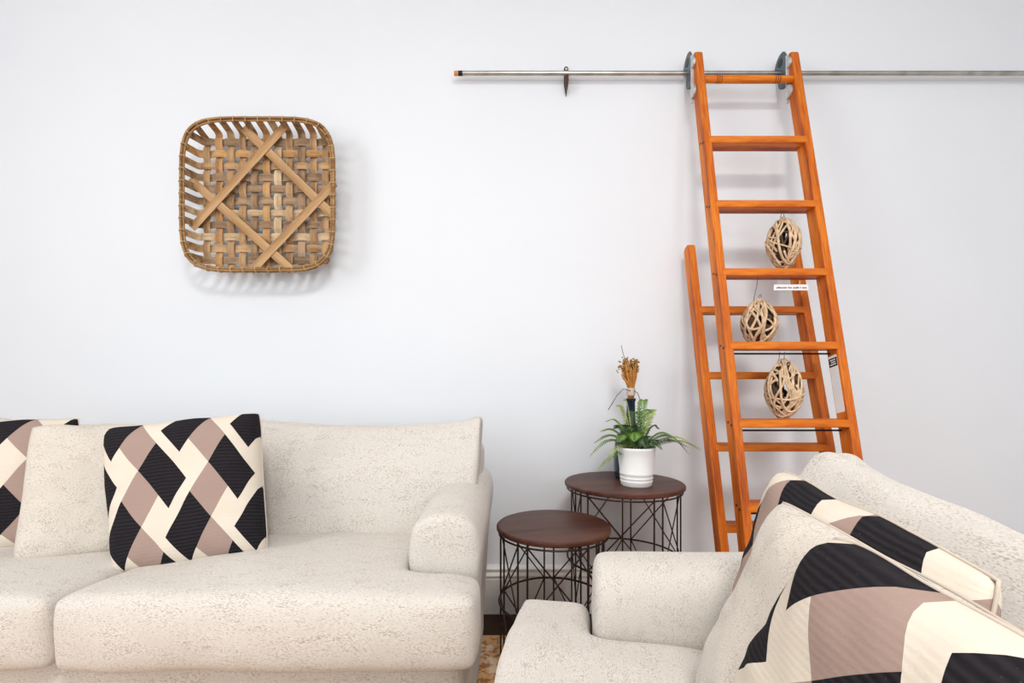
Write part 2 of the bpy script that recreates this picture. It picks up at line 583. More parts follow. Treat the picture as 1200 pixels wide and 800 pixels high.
def make_sofa(name, label, cat, loc, rotz, seats, inner, seed=0, drop=0.0, fwd=0.0, bulge=0.022, bdrop=0.010, sag=0.012, frame_top=0.76, arm_z=0.585):
    AW = 0.168                      # arm width
    W = inner * seats + 2 * AW
    D = 0.86
    root = thing(name, label, cat, loc, rotz)
    lin = M['linen']

    def wr(amp, f, sd, st=(1, 1, 1)):
        def g(co, nr):
            return co + nr * (nz(co, f, sd, st) * amp)[:, None]
        return g
    # base and back frame
    soft('base', MB().box(0.03, W - 0.03, 0.05, D - 0.04, 0.07, 0.40), 0.02, 4, wr(0.004, 6, seed + 1), lin, root)
    soft('back_frame', MB().box(0.03, W - 0.03, 0.66, D, 0.10, frame_top), 0.02, 8, wr(0.006, 5, seed + 2), lin, root)
    for k, (fx, fy) in enumerate(((0.10, 0.10), (W - 0.10, 0.10), (0.10, D - 0.12), (W - 0.10, D - 0.12))):
        MB().box(fx - .03, fx + .03, fy - .03, fy + .03, 0.008, 0.09).build('leg', M['walnut'], root, bevel=.004)
    # arms
    for side in (0, 1):
        x0 = 0 if side == 0 else W - AW
        ol = [(x0, 0.06), (x0 + AW, 0.06)] + [(x0 + AW / 2 + math.copysign(AW / 2 * abs(math.cos(PI * k / 14)) ** .72, math.cos(PI * k / 14)), arm_z + 0.088 * math.sin(PI * k / 14) ** .72) for k in range(15)]
        mb = MB().prism(ol, 'y', 0.15, D - 0.01)

        def fa(co, nr, x0=x0, side=side):
            c = co.copy()
            y, z = co[:, 1], co[:, 2]
            up = np.clip((z - 0.35) / 0.3, 0, 1)
            c[:, 2] += up * 0.012 * np.clip((y - 0.15) / 0.3, 0, 1)
            outw = 1 if side else -1
            lo = np.clip((0.62 - z) / 0.5, 0, 1)
            isout = ((co[:, 0] - (x0 + AW / 2)) * outw > 0)
            c[:, 0] -= outw * isout * lo * 0.035
            # padded top swells a little on both sides
            sw = np.exp(-((z - 0.58) / 0.07) ** 2) * 0.006
            c[:, 0] += np.sign(co[:, 0] - (x0 + AW / 2)) * sw
            c += nr * (nz(co, 7, seed + 3 + side) * 0.005 + nz(co, 18, seed + 5) * 0.0015)[:, None]
            return c
        soft('arm', mb, 0.012, 22, fa, lin, root)
    # seat cushions (T shaped at the arms)
    for i in range(seats):
        xa, xb = AW + i * inner + 0.004, AW + (i + 1) * inner - 0.004
        o0 = xa - (AW + 0.008 if i == 0 else 0)
        o1 = xb + (AW + 0.008 if i == seats - 1 else 0)
        out = [(o0, -0.005), (o1, -0.005), (o1, 0.145), (xb, 0.145), (xb, 0.60), (xa, 0.60), (xa, 0.145), (o0, 0.145)]
        # drop doubled points
        pts = []
        for p in out:
            if not pts or (abs(p[0] - pts[-1][0]) + abs(p[1] - pts[-1][1])) > 1e-6: pts.append(p)
        mb = MB().prism(pts, 'z', 0.392, 0.548)
        xc, hw = (o0 + o1) / 2, (o1 - o0) / 2

        def fs(co, nr, xc=xc, hw=hw, i=i):
            c = co.copy()
            px = np.clip((co[:, 0] - xc) / hw, -1, 1)
            py = np.clip((co[:, 1] - 0.25) / 0.36, -1, 1)
            up = np.clip((co[:, 2] - 0.40) / 0.14, 0, 1)
            c[:, 2] += up * (0.026 * (1 - px ** 2) * (1 - py ** 2) - 0.030 * np.clip(co[:, 1] / 0.5, 0, 1.2) - drop * (0.4 + 0.6 * px ** 2))
            fr = np.clip((0.10 - co[:, 1]) / 0.10, 0, 1)
            c[:, 1] -= fr * bulge * (1 - px ** 4) * np.clip(1 - ((co[:, 2] - 0.47) / 0.09) ** 2, 0, 1)
            c += nr * (nz(co, 4.5, seed + 11 + i) * 0.009 + nz(co, 13, seed + 12 + i, (1, .6, 1)) * 0.003)[:, None]
            return c
        soft('seat_cushion', mb, 0.0115, 26, fs, lin, root)
    # back cushions with ears over the arms
    for i in range(seats):
        xa, xb = AW + i * inner + 0.004, AW + (i + 1) * inner - 0.004
        ear = 0.135
        o0 = xa - (ear if i == 0 else 0)
        o1 = xb + (ear if i == seats - 1 else 0)
        zt = 0.40        # local height of the cushion; built upright then leaned back
        ol = [(xa, 0), (xb, 0)]
        if o1 > xb: ol += [(xb, 0.15), (o1, 0.175)]
        ol += [(o1, zt), (o0, zt)]
        if o0 < xa: ol += [(o0, 0.175), (xa, 0.15)]
        mb = MB().prism(ol, 'y', 0.0, 0.20)
        xc, hw = (o0 + o1) / 2, (o1 - o0) / 2

        def fb(co, nr, xc=xc, hw=hw, i=i):
            c = co.copy()
            px = np.clip((co[:, 0] - xc) / hw, -1, 1)
            pz = np.clip((co[:, 2] - 0.18) / 0.22, -1, 1)
            fr = np.where(co[:, 1] < 0.1, 1.0, -0.4)
            c[:, 1] -= fr * 0.035 * (1 - px ** 2) * (1 - pz ** 2)
            # knife edge along the top
            tp = np.clip((co[:, 2] - 0.20) / 0.20, 0, 1) ** 2
            c[:, 1] = 0.12 + (c[:, 1] - 0.12) * (1 - 0.62 * tp)
            # square the top corners up again
            c[:, 2] += (0.030 * np.abs(px) ** 6 - sag * (1 - px ** 2)) * np.clip((co[:, 2] - 0.2) / 0.2, 0, 1)
            c[:, 0] += 0.014 * np.sign(px) * np.abs(px) ** 4 * np.clip((co[:, 2] - 0.2) / 0.2, 0, 1)
            c += nr * (nz(co, 5, seed + 21 + i) * 0.010 + nz(co, 14, seed + 22 + i, (1, 1, .5)) * 0.0035)[:, None]
            # lean back and set in place
            a = math.radians(13)
            y, z = c[:, 1].copy(), c[:, 2].copy()
            c[:, 1] = 0.445 - fwd + y * math.cos(a) + z * math.sin(a) * 0.75
            c[:, 2] = 0.487 - bdrop * np.clip(z / 0.35, 0, 1) + z * math.cos(a) - y * math.sin(a) * 0.35
            return c
        soft('back_cushion', mb, 0.0115, 22, fb, lin, root)
    return root, W


INNER = 0.69
SW = 2 * INNER + 0.336
make_sofa('loveseat', 'cream linen loveseat against the wall, beneath the woven basket', 'sofa', (-0.074 - SW, 0.93, 0), 0, 2, INNER, 3)
CHA = math.radians(8)
UX, UY = -math.cos(CHA), math.sin(CHA)      # the way the armchair faces
VX, VY = math.sin(CHA), math.cos(CHA)       # towards its far arm


def chair_pt(u, v, z):
    return Vector((u * UX + v * VX, u * UY + v * VY, z))


o_ = chair_pt(0.118, 1.02, 0)
make_sofa('armchair', 'wide cream linen armchair in the foreground, below the ladder', 'armchair', (o_.x, o_.y, 0),
          math.atan2(-VY, -VX), 1, 0.86, 40, drop=0.03, fwd=0.0, bulge=0.008, bdrop=0.040, sag=0.035, frame_top=0.66, arm_z=0.550)


# ------------------------------------------------------------------ throw pillows
def pillow(name, label, group, corners, thick, mat, face, seed, pipe_mat=None, n=44, back=1.0):
    TL, TR, BR, BL = [Vector(c) for c in corners]
    cen = (TL + TR + BR + BL) / 4
    nrm = ((TR - TL) + (BR - BL)).cross((BL - TL) + (BR - TR)).normalized()
    if nrm.dot(Vector(face)) < 0: nrm = -nrm
    verts, faces, uvs = [], [], []
    idx = {}

    def pos(i, j, sgn):
        p, q = 2 * i / n - 1, 2 * j / n - 1
        rc = 1 - 0.055 * (p * q) ** 4
        pp = p * rc * (1 - 0.045 * (1 - q * q) * abs(p) ** 3)
        qq = q * rc * (1 - 0.045 * (1 - p * p) * abs(q) ** 3)
        s, t = (pp + 1) / 2, (qq + 1) / 2
        base = TL * (1 - s) * (1 - t) + TR * s * (1 - t) + BR * s * t + BL * (1 - s) * t
        h = (max(0, 1 - p ** 4) ** 0.5) * (max(0, 1 - q ** 4) ** 0.5)
        hh = thick * (0.75 * h ** 0.8 + 0.25 * h ** 2)
        w_ = mnoise.noise(base * 9 + Vector((seed, seed * 2, 0))) * 0.008 + mnoise.noise(base * 24 + Vector((seed, 0, 3))) * 0.0025
        # small pucker folds running in from the seams
        ang = math.atan2(q, p)
        edge = max(abs(p), abs(q))
        w_ += 0.0022 * math.sin(ang * 17 + seed) * max(0, (edge - 0.6) / 0.4) * (1 - edge) * 6
        off = (hh + w_ * min(1, h * 3)) * (1.0 if sgn > 0 else -back)
        drift = Vector((0, 0, 1)) * (0.006 * mnoise.noise(Vector((p * 2, q * 2, seed))))
        return base - cen + nrm * off + drift
    for sgn in (1, -1):
        for j in range(n + 1):
            for i in range(n + 1):
                border = i in (0, n) or j in (0, n)
                if sgn < 0 and border:
                    idx[(sgn, i, j)] = idx[(1, i, j)]
                    continue
                idx[(sgn, i, j)] = len(verts)
                verts.append(pos(i, j, sgn))
    for sgn in (1, -1):
        for j in range(n):
            for i in range(n):
                q4 = [(i, j), (i + 1, j), (i + 1, j + 1), (i, j + 1)]
                if sgn < 0: q4 = q4[::-1]
                faces.append([idx[(sgn, a, b_)] for a, b_ in q4])
                uvs += [(a / n, b_ / n) for a, b_ in q4]
    me = bpy.data.meshes.new(name)
    me.from_pydata([tuple(v) for v in verts], [], faces)
    ul = me.uv_layers.new(name='UVMap')
    ul.data.foreach_set('uv', [x for p in uvs for x in p])
    me.shade_smooth()
    me.materials.append(mat)
    # make normals point outwards
    bm = bmesh.new(); bm.from_mesh(me); bmesh.ops.recalc_face_normals(bm, faces=bm.faces); bm.to_mesh(me); bm.free()
    me.shade_smooth()
    o = link(name, me, None, cen)
    tag(o, label, 'pillow', group)
    loop = [pos(i, 0, 1) for i in range(n)] + [pos(n, j, 1) for j in range(n)] + \
           [pos(i, n, 1) for i in range(n, 0, -1)] + [pos(0, j, 1) for j in range(n, 0, -1)]
    MB().tube(loop, 0.0017, 6, closed=True).build('piping', pipe_mat or mat, o, smooth='all')
    return o


CREAM = plain('cream_piping', (0.56, 0.48, 0.40), 0.9)
OATP = plain('oat_piping', (0.55, 0.48, 0.40), 0.9)
PIL = 'throw pillows'
pillow('throw_pillow', 'black, taupe and cream lozenge pillow in the middle of the loveseat', 'pillows on the loveseat',
       [(-1.100, 1.235, .868), (-.722, 1.335, .906), (-.628, 1.20, .534), (-.972, 1.120, .497)], 0.070,
       argyle('lozenge_cloth_a', 0.275, 0.03), (0, -1, 0.3), 1.3, CREAM)
pillow('throw_pillow', 'plain oatmeal linen pillow on the loveseat, left of the lozenge pillow', 'pillows on the loveseat',
       [(-1.312, 1.250, .872), (-.94, 1.40, .872), (-.86, 1.31, .525), (-1.220, 1.115, .525)], 0.060,
       M['linen_pillow'], (0, -1, 0.3), 4.1, OATP)
pillow('throw_pillow', 'lozenge pillow at the left edge, half hidden behind the plain oatmeal pillow', 'pillows on the loveseat',
       [(-1.69, 1.24, .878), (-1.275, 1.37, .888), (-1.20, 1.28, .53), (-1.60, 1.12, .53)], 0.055,
       argyle('lozenge_cloth_b', 0.364, 0.012), (0, -1, 0.3), 7.7, CREAM)
fc = chair_pt(1, 0, 0.4)
pillow('throw_pillow', 'lozenge pillow rearmost on the armchair, against its back cushion', 'pillows on the armchair',
       [chair_pt(-.335, .815, .842), chair_pt(-.330, .40, .828), chair_pt(-.25, .40, .52), chair_pt(-.245, .80, .52)], 0.050,
       argyle('lozenge_cloth_c', 0.20, -0.33), fc, 2.2, CREAM)
pillow('throw_pillow', 'plain cream linen pillow on the armchair, between the two lozenge pillows', 'pillows on the armchair',
       [chair_pt(-.278, .675, .824), chair_pt(-.295, .27, .815), chair_pt(-.20, .29, .52), chair_pt(-.18, .72, .52)], 0.050,
       M['linen_pillow'], fc, 5.9, OATP)
pillow('throw_pillow', 'lozenge pillow nearest the viewer at the bottom right corner', 'pillows on the armchair',
       [chair_pt(-.240, .475, .840), chair_pt(-.265, .06, .83), chair_pt(-.17, .10, .52), chair_pt(-.185, .64, .52)], 0.055,
       argyle('lozenge_cloth_d', 0.32, -0.02), fc, 9.4, CREAM)


# ------------------------------------------------------------------ round wire side tables
def side_table(label, loc, r, h, az0):
    root = thing('side_table', label, 'table', loc, az0, 'nesting side tables')
    t = 0.016
    MB().lathe([(0, h - t), (r - .004, h - t), (r, h - t + .004), (r, h - .004), (r - .003, h - .0008), (r - .008, h), (0, h)], 64)\
        .build('table_top', M['walnut'], root, rot=(0, 0, -az0 + 0.3), smooth=True)
    rf = r * 0.955
    zt, zm, zb = h - t - 0.010, h * 0.53, 0.006
    for z, rr in ((zt, .003), (zm, .0036), (zb, .004)):
        MB().tube([(rf * math.cos(2 * PI * k / 56), rf * math.sin(2 * PI * k / 56), z) for k in range(56)], rr, 8, True)\
            .build('ring', M['bronze'], root, smooth='all')
    rod = MB().tube([(0, 0, zb), (0, 0, h - t)], .0030, 8).mesh('rod', M['bronze'], True)
    N = 5
    dl = 0.017 / rf
    for k in range(N):
        a = 2 * PI * k / N
        for s in (-1, 1):
            link('rod', rod, root, (rf * math.cos(a + s * dl), rf * math.sin(a + s * dl), 0))

    def P(a, z): return (rf * math.cos(a), rf * math.sin(a), z)
    da = 2 * PI / N
    for (z0, z1) in ((zm, zt), (zb, zm)):
        b1 = MB().tube([P(dl, z0), P(da - dl, z1)], .0024, 8).mesh('brace', M['bronze'], True)
        b2 = MB().tube([P(da - dl, z0), P(dl, z1)], .0024, 8).mesh('brace', M['bronze'], True)
        for k in range(N):
            for bm_ in (b1, b2):
                link('brace', bm_, root, rot=(0, 0, da * k))
    return root


side_table('lower dark walnut round side table with bronze wire frame, beside the loveseat', (0.134, 1.495, 0.008), 0.184, 0.522, PI / 2)
side_table('taller dark walnut round side table carrying the potted fern', (0.425, 1.755, 0.008), 0.223, 0.608, PI / 2 - math.radians(17))

# ------------------------------------------------------------------ library ladder on its rail
T1 = math.atan(0.215)


def ladder(name, label, x0, x1, d0, slope, ztop, depth, treads, tdepth, group=None, round_rung=None):
    t = math.atan(slope)
    root = thing(name, label, 'ladder', ((x0 + x1) / 2, d0, 0.008), 0, group)
    w_ = 0.030
    L = ztop / math.cos(t)
    hw = (x1 - x0) / 2
    out = []
    for sx in (-1, 1):
        xc = sx * (hw - w_ / 2)
        # side profile in (y, z) local to the leaning rail: foot cut level, head rounded over
        top = []
        for k in range(7):
            a = PI / 2 * k / 6
            top.append((depth - 0.018 + 0.018 * math.cos(a), L - 0.018 + 0.018 * math.sin(a)))
        for k in range(7):
            a = PI / 2 + PI / 2 * k / 6
            top.append((0.018 + 0.018 * math.cos(a), L - 0.018 + 0.018 * math.sin(a)))
        # the foot is trimmed level with the floor
        mb = MB().prism([(0.0, 0.0), (depth, depth * math.tan(t))] + top, 'x', -w_ / 2, w_ / 2)
        o = mb.build('rail', M['ladder_z'], root, (xc, 0, 0), (-t, 0, 0), bevel=0.0045)
        out.append(o)
    th = 0.027
    for z in treads:
        mb = MB()
        xi = hw - w_ + 0.010
        mb.box(-xi, xi, -0.005, tdepth, -th, 0)
        mb.build('tread', M['ladder_x'], root, (0, slope * z, z), bevel=0.003)
    return root, t, hw, w_


LX0, LX1 = 0.752, 1.176
TR_Z = [1.949, 1.674, 1.401, 1.127, 0.856, 0.583, 0.310]
lad, lt, lhw, lw = ladder('library_ladder', 'tall orange oak rolling ladder hooked on the wall rail', LX0, LX1, 1.385, 0.215, 2.352, 0.058, TR_Z, 0.066)
# turned top rung with grooves
zr = 2.226
rg = MB()
n = 24
L2 = lhw - lw
prof = [(-L2, .0145), (-L2 * .55, .0150), (L2 * .55, .0150), (L2, .0145)]
rr = MB().tube([(x, 0, 0) for x in np.linspace(-L2 - .01, L2 + .01, n)],
               [0.0135 + 0.0015 * math.cos(PI / 2 * x / L2) for x in np.linspace(-L2, L2, n)], 20)
rung = rr.build('round_rung', M['ladder_x'], lad, (0, 0.215 * zr + 0.022, zr), smooth=True)
for x in (-0.128, -0.119, -0.110, 0.110, 0.119, 0.128):
    MB().tube([(x - .0014, 0, 0), (x + .0014, 0, 0)], .0151, 20).build('groove', M['groove'], rung, smooth=True)
# black tie rods under the lower treads, screws on the outer face
for z in (1.127, 0.856, 0.583):
    MB().tube([(-lhw + .01, 0, 0), (lhw - .01, 0, 0)], .0032, 8).build('tie_rod', M['blackmetal'], lad, (0, 0.215 * z + 0.035, z - 0.040), smooth=True)
for z in TR_Z[:-1]:
    for dy in (0.014, 0.036):
        MB().tube([(-lhw - .0015, 0, 0), (-lhw + .003, 0, 0)], .0042, 10).build('screw', M['blackmetal'], lad, (0, 0.215 * (z - .014) + dy, z - .016 + (dy - .025) * .4))
# cast hooks that ride the pipe
PIPE_Y, PIPE_Z = 1.962, 2.311


def circ(cy, cz, r, a0, a1, n=14):
    return [(cy + r * math.cos(a0 + (a1 - a0) * k / n), cz + r * math.sin(a0 + (a1 - a0) * k / n)) for k in range(n + 1)]


py, pz = PIPE_Y - 1.385, PIPE_Z
fy = 0.215 * pz + 0.030          # the hook's front edge runs inside the rail's depth
hook = circ(py - .014, pz + .022, .044, -0.75 * PI / 2, 0.62 * PI) + [(fy, pz + .030), (fy, pz - .165)] + circ(py - .034, pz - .052, .040, -0.62 * PI, 0.3 * PI / 2)
for xs in (-lhw - .010, lhw - lw - .010):
    hk = MB().prism(hook, 'x', 0, .009).build('hook_plate', M['castiron'], lad, (xs, 0, 0), bevel=.002)
    MB().box(-.001, .011, fy - .006, fy + .001, pz - .168, pz + .030).build('edge_strip', M['zinc'], hk, bevel=.001)
    for (cz, r) in ((pz - .005, .022), (pz - .125, .028)):
        ear = [(y, z) for y, z in circ(fy - .006, cz, r, PI / 2, 1.5 * PI, 10)]
        MB().prism(ear, 'x', .0, .0095).build('ear', M['zinc'], hk, bevel=.001)
    wh = MB().tube([(-.001, py - .010, pz + .028), (.010, py - .010, pz + .028)], .017, 20).build('wheel', M['blackmetal'], hk, smooth=True)
# label stuck on the inner face of the right rail
lab = MB().box(-.0008, 0, .010, .052, 0, .205).build('rail_label', M['white_label'], lad, (lhw - lw - .0003, 0.215 * .885, .885), (-lt, 0, 0))
lab['label'] = 'long white paper label with a black head'
MB().box(-.0014, -.0008, .010, .052, .165, .196).build('label_head', M['blackmetal'], lab)
for k, (a, b_) in enumerate(((.016, .046), (.018, .040), (.016, .044))):
    MB().box(-.0019, -.0014, a, b_, .171 + k * .008, .1745 + k * .008).build('print_line', M['white_label'], lab)

lad2, lt2, lhw2, lw2 = ladder('step_ladder', 'shorter orange oak ladder leaning on the wall behind the rolling ladder', 0.728, 1.190, 1.500, 0.26, 1.563, 0.056,
                              [1.289, 1.025, 0.757, 0.480, 0.205], 0.060)

# pipe rail
rail = thing('ladder_rail', 'long thin grey steel pipe rail fixed high on the wall', 'rail', (0, PIPE_Y, PIPE_Z))
MB().tube([(-0.222, 0, 0), (3.0, 0, 0)], .0098, 16).build('pipe', M['steel'], rail, smooth=True)
MB().tube([(-0.228, 0, 0), (-0.210, 0, 0)], .0102, 16).build('collar', M['blackmetal'], rail, smooth=True)
MB().tube([(-0.246, 0, 0), (-0.227, 0, 0)], .0096, 16).build('end_plug', M['copper'], rail, smooth=True)
for bx_ in (0.234,):
    ol = circ(0, .040, .009, 0, PI, 8) + [(-.009, -.03), (0, -.078), (.009, -.03)]
    br_ = MB().prism(ol, 'y', .026, .0375).build('bracket', M['brownmetal'], rail, (bx_, 0, 0), bevel=.002)
    MB().tube([(0, .0, 0), (0, .03, 0)], .008, 12).build('bracket_arm', M['brownmetal'], br_)
    MB().tube([(0, .027, .036), (0, .0235, .036)], .0045, 12).build('screw', M['zinc'], br_)
    MB().prism([(-.007, -.009), (.007, -.009), (.007, -.03), (0, -.068), (-.007, -.03)], 'y', -.004, .028).build('bracket_foot', M['brownmetal'], br_, bevel=.001)


# ------------------------------------------------------------------ vine balls hanging in the ladder
def vine_ball(label, top, hang, rx, rz, seed, hook_pts):
    """top: tip of the ball (world)"""
    rnd = random.Random(seed)
    root = thing('vine_ball', label, 'ornament', top, 0, 'vine ornaments on the ladder')
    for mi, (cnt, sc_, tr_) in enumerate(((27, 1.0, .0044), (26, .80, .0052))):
        mb = MB()
        for k in range(cnt):
            ax = Vector((rnd.gauss(0, 1), rnd.gauss(0, 1), rnd.gauss(0, .8))).normalized()
            u = ax.orthogonal().normalized()
            v = ax.cross(u)
            off = rnd.uniform(-.45, .45)
            ph = rnd.uniform(0, 6.28)
            arc = rnd.uniform(2.4, 5.6)
            ns = 30
            pts = []
            jr = rnd.uniform(.93, 1.03) * sc_
            wf, wp = rnd.uniform(2, 4), rnd.uniform(0, 6)
            for i in range(ns + 1):
                a = ph + arc * i / ns
                d = (u * math.cos(a) + v * math.sin(a)) * math.sqrt(1 - off * off) + ax * (off + .12 * math.sin(wf * a + wp))
                d.normalize()
                # lemon shape: radius shrinks towards the tips
                q = 1 - 0.34 * abs(d.z) ** 2
                pts.append(Vector((d.x * rx * q * jr, d.y * rx * q * jr, d.z * rz * jr - rz)))
            mb.tube(pts, tr_ * rnd.uniform(.75, 1.15), 5)
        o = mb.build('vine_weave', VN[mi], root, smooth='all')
        o['kind'] = 'stuff'
    for pts in hook_pts:
        MB().tube(pts, .0014, 6).build('hanging_wire', M['twine'], root, smooth='all')
    return root


def tread_at(k): return 1.385 + 0.215 * TR_Z[k]


# sizes follow the ladder's depth at each tread
d1 = tread_at(1) + .035
vine_ball('vine ball hanging highest, under the second tread', (0.5895 / 1 * d1 * 318 / 540 / 0.5895, d1, .97 + 200 / 540 * d1), .0, .060, .101, 5,
          [[(-.012, 0, .002), (-.006, 0, .016), (-.006, 0, .036)], [(.014, 0, -.01), (.002, 0, .008), (.002, 0, .036)]])
d2 = tread_at(2) + .030
vine_ball('vine ball in the middle, resting on the fourth tread', (289 / 540 * d2, d2, .97 + 104 / 540 * d2), .0, .062, .090, 8,
          [[(-.02, 0, -.01), (-.012, 0, .03), (-.006, 0, .055), (-.004, 0, .085)],
           [(.0, 0, -.002), (.001, 0, .014), (.007, 0, .02), (.010, 0, .014), (.008, 0, .008)]])
d3 = tread_at(3) + .033
vine_ball('vine ball hanging lowest, under the fourth tread', (319 / 540 * d3, d3, .97 + 34 / 540 * d3), .0, .062, .108, 13,
          [[(-.026, 0, -.02), (-.018, 0, .005), (-.016, 0, .028)], [(.0, 0, -.004), (.0, 0, .012), (.001, 0, .028)]])

# clear plastic load tag hung under the third tread
dT = tread_at(2) + .030
tg = thing('hanging_tag', 'small white printed tag hung from two pins under a ladder tread', 'tag', (327 / 540 * dT, dT, .97 + 118 / 540 * dT))
MB().box(-.064, .064, -.0008, .0008, -.010, .012).build('card', M['white_label'], tg, bevel=.0005)
rnd = random.Random(2)
xx = -.055
for wl in (11, 4, 6, 1, 5):
    mb = MB()
    for k in range(wl):
        hh = .0055 if rnd.random() < .3 else .004
        mb.box(xx, xx + .0026, -.0014, -.0008, -.0025, -.0025 + hh)
        xx += .0036
    mb.build('print_word', M['blackmetal'], tg)
    xx += .004
for x in (-.048, .032):
    MB().tube([(x, 0, .010), (x, 0, .026)], .0022, 8).build('pin', M['zinc'], tg)


# ------------------------------------------------------------------ woven basket on the wall
BX, BY, BZ = -1.040, 1.958, 1.762
bk = thing('woven_basket', 'square woven splint basket hung flat on the wall', 'basket', (BX, BY, BZ), 0)
A_, NN = 0.308, 5.0
DEP = 0.078


def sup(x, a, n=NN):
    return a * max(0.0, 1 - abs(x / a) ** n) ** (1 / n)


pos_ = [(-.25 + .050 * i) for i in range(11)]
rnd = random.Random(11)
# irregular over/under like the real weave
for orient in (0, 1):
    for i, c in enumerate(pos_):
        c2 = c + rnd.uniform(-.002, .002)
        zr_, zb_ = sup(c2, A_), min(sup(c2, 0.296), 0.290)
        path = []
        for k in range(5):
            f = k / 4
            path.append((-(zr_ + (zb_ - zr_) * f), -DEP + (DEP - .016) * f))
        path.append((-zb_ + .006, -.008))
        ns = 66
        lim = zb_ - .012
        for k in range(ns + 1):
            q = -lim + 2 * lim * k / ns
            jf = (q + .25) / .050
            sgn = math.cos(PI * jf) * (1 if i % 2 == 0 else -1) * (1 if orient else -1)
            path.append((q, -.006 + 0.0042 * max(-1, min(1, sgn * 1.6))))
        path.append((zb_ - .006, -.008))
        for k in range(5):
            f = 1 - k / 4
            path.append((zr_ + (zb_ - zr_) * f, -DEP + (DEP - .016) * f))
        cen, wv_, nv = [], [], []
        for j, (q, y) in enumerate(path):
            q0, y0 = path[max(0, j - 1)]
            q1, y1 = path[min(len(path) - 1, j + 1)]
            tq, ty = q1 - q0, y1 - y0
            l_ = math.hypot(tq, ty) or 1
            tq, ty = tq / l_, ty / l_
            if orient:    # upright splint
                cen.append((c2, y, q)); wv_.append((1, 0, 0)); nv.append((0, tq, -ty) if True else 0)
            else:         # across
                cen.append((q, y, c2)); wv_.append((0, 0, 1)); nv.append((-ty, tq, 0))
        wd = .0300 + rnd.uniform(-.002, .002)
        mi = rnd.choice([0, 0, 1, 2, 2, 3])
        MB().ribbon(cen, wv_, nv, wd, .0016).build('splint', SPL[mi][orient], bk)
for k, ((xa, za), (xb, zb)) in enumerate([((.087, .300), (-.290, -.123)), ((-.083, .300), (.300, -.071)),
                                          ((-.300, .085), (.125, -.298)), ((.298, .066), (-.05, -.303))]):
    xa, za, xb, zb = min(xa * 1.03, xa) if xa < 0 else xa, za, min(xb * 1.03, xb) if xb < 0 else xb - .006, zb
    p, q = Vector((xa, 0, za)), Vector((xb, 0, zb))
    d = (q - p)
    L_ = d.length
    ang = math.atan2(d.z, d.x)
    cs, nrs = [], []
    lvl = (-.020, -.0165, -.0165, -.020)[k]
    for j in range(31):
        f = j / 30
        e = min(f, 1 - f)
        y = lvl - 0.012
        cs.append((f * L_, y, 0))
    MB().ribbon(cs, (0, 0, 1), (0, 1, 0), .034, .002).build('brace_splint', M['splint_diag'], bk, (xa, 0, za), (0, -ang, 0))


def rim_pt(a, s, y):
    c, s_ = math.cos(a), math.sin(a)
    e = 2 / NN
    return (math.copysign(abs(c) ** e, c) * s, y, math.copysign(abs(s_) ** e, s_) * s)


def rim_loop(s, y, n=120):
    raw = [Vector(rim_pt(2 * PI * k / 720, s, y)) for k in range(720)]
    cum = [0]
    for k in range(720): cum.append(cum[-1] + (raw[(k + 1) % 720] - raw[k]).length)
    out, j = [], 0
    for k in range(n):
        t_ = cum[-1] * k / n
        while cum[j + 1] < t_: j += 1
        f = (t_ - cum[j]) / max(1e-9, cum[j + 1] - cum[j])
        out.append(raw[j].lerp(raw[(j + 1) % 720], f))
    return out


for s, y, r_ in ((A_ + .004, -DEP - .001, .0055), (A_ + .004, -DEP + .009, .005), (A_ - .006, -DEP + .003, .0045)):
    MB().tube(rim_loop(s, y), r_, 6, True).build('hoop', M['rim'], bk, smooth='all')
lp = rim_loop(A_ - .001, -DEP + .003, 44)
for k, p in enumerate(lp):
    nx = lp[(k + 1) % 44] - lp[k - 1]
    tg_ = nx.normalized()
    rad = tg_.cross(Vector((0, 1, 0))).normalized()
    pts = []
    for j in range(12):
        a = 2 * PI * j / 12
        pts.append(p + rad * math.cos(a) * .0135 + Vector((0, 1, 0)) * math.sin(a) * .0115 + tg_ * (.006 * math.sin(a)))
    MB().tube(pts, .0016, 5, True).build('lashing', M['lash'], bk, smooth='all')

# ------------------------------------------------------------------ fern, bottle and dried bundle on the taller table
TZ = 0.6165
pot = thing('potted_fern', 'green fern in a ribbed white pot on the taller side table', 'plant', (0.456, 1.690, TZ))
H = 0.140
pr = [(0.0, 0.0), (.052, 0.0), (.0555, .004)]
for z in (.018, .030, .046):
    r = .0555 + (.069 - .0555) * z / H
    pr += [(r, z - .004), (r + .0012, z - .002), (r + .0012, z + .002), (r, z + .004)]
pr += [(.0675, .128), (.0685, .130), (.0695, .138), (.0685, .140), (.0665, .139), (.065, .120), (0, .118)]
MB().lathe(pr, 40).build('pot', M['pot'], pot, smooth=True)
MB().lathe([(0.0, .124), (.040, .126), (.064, .121), (.064, .116), (0, .116)], 24).build('soil', M['soil'], pot)


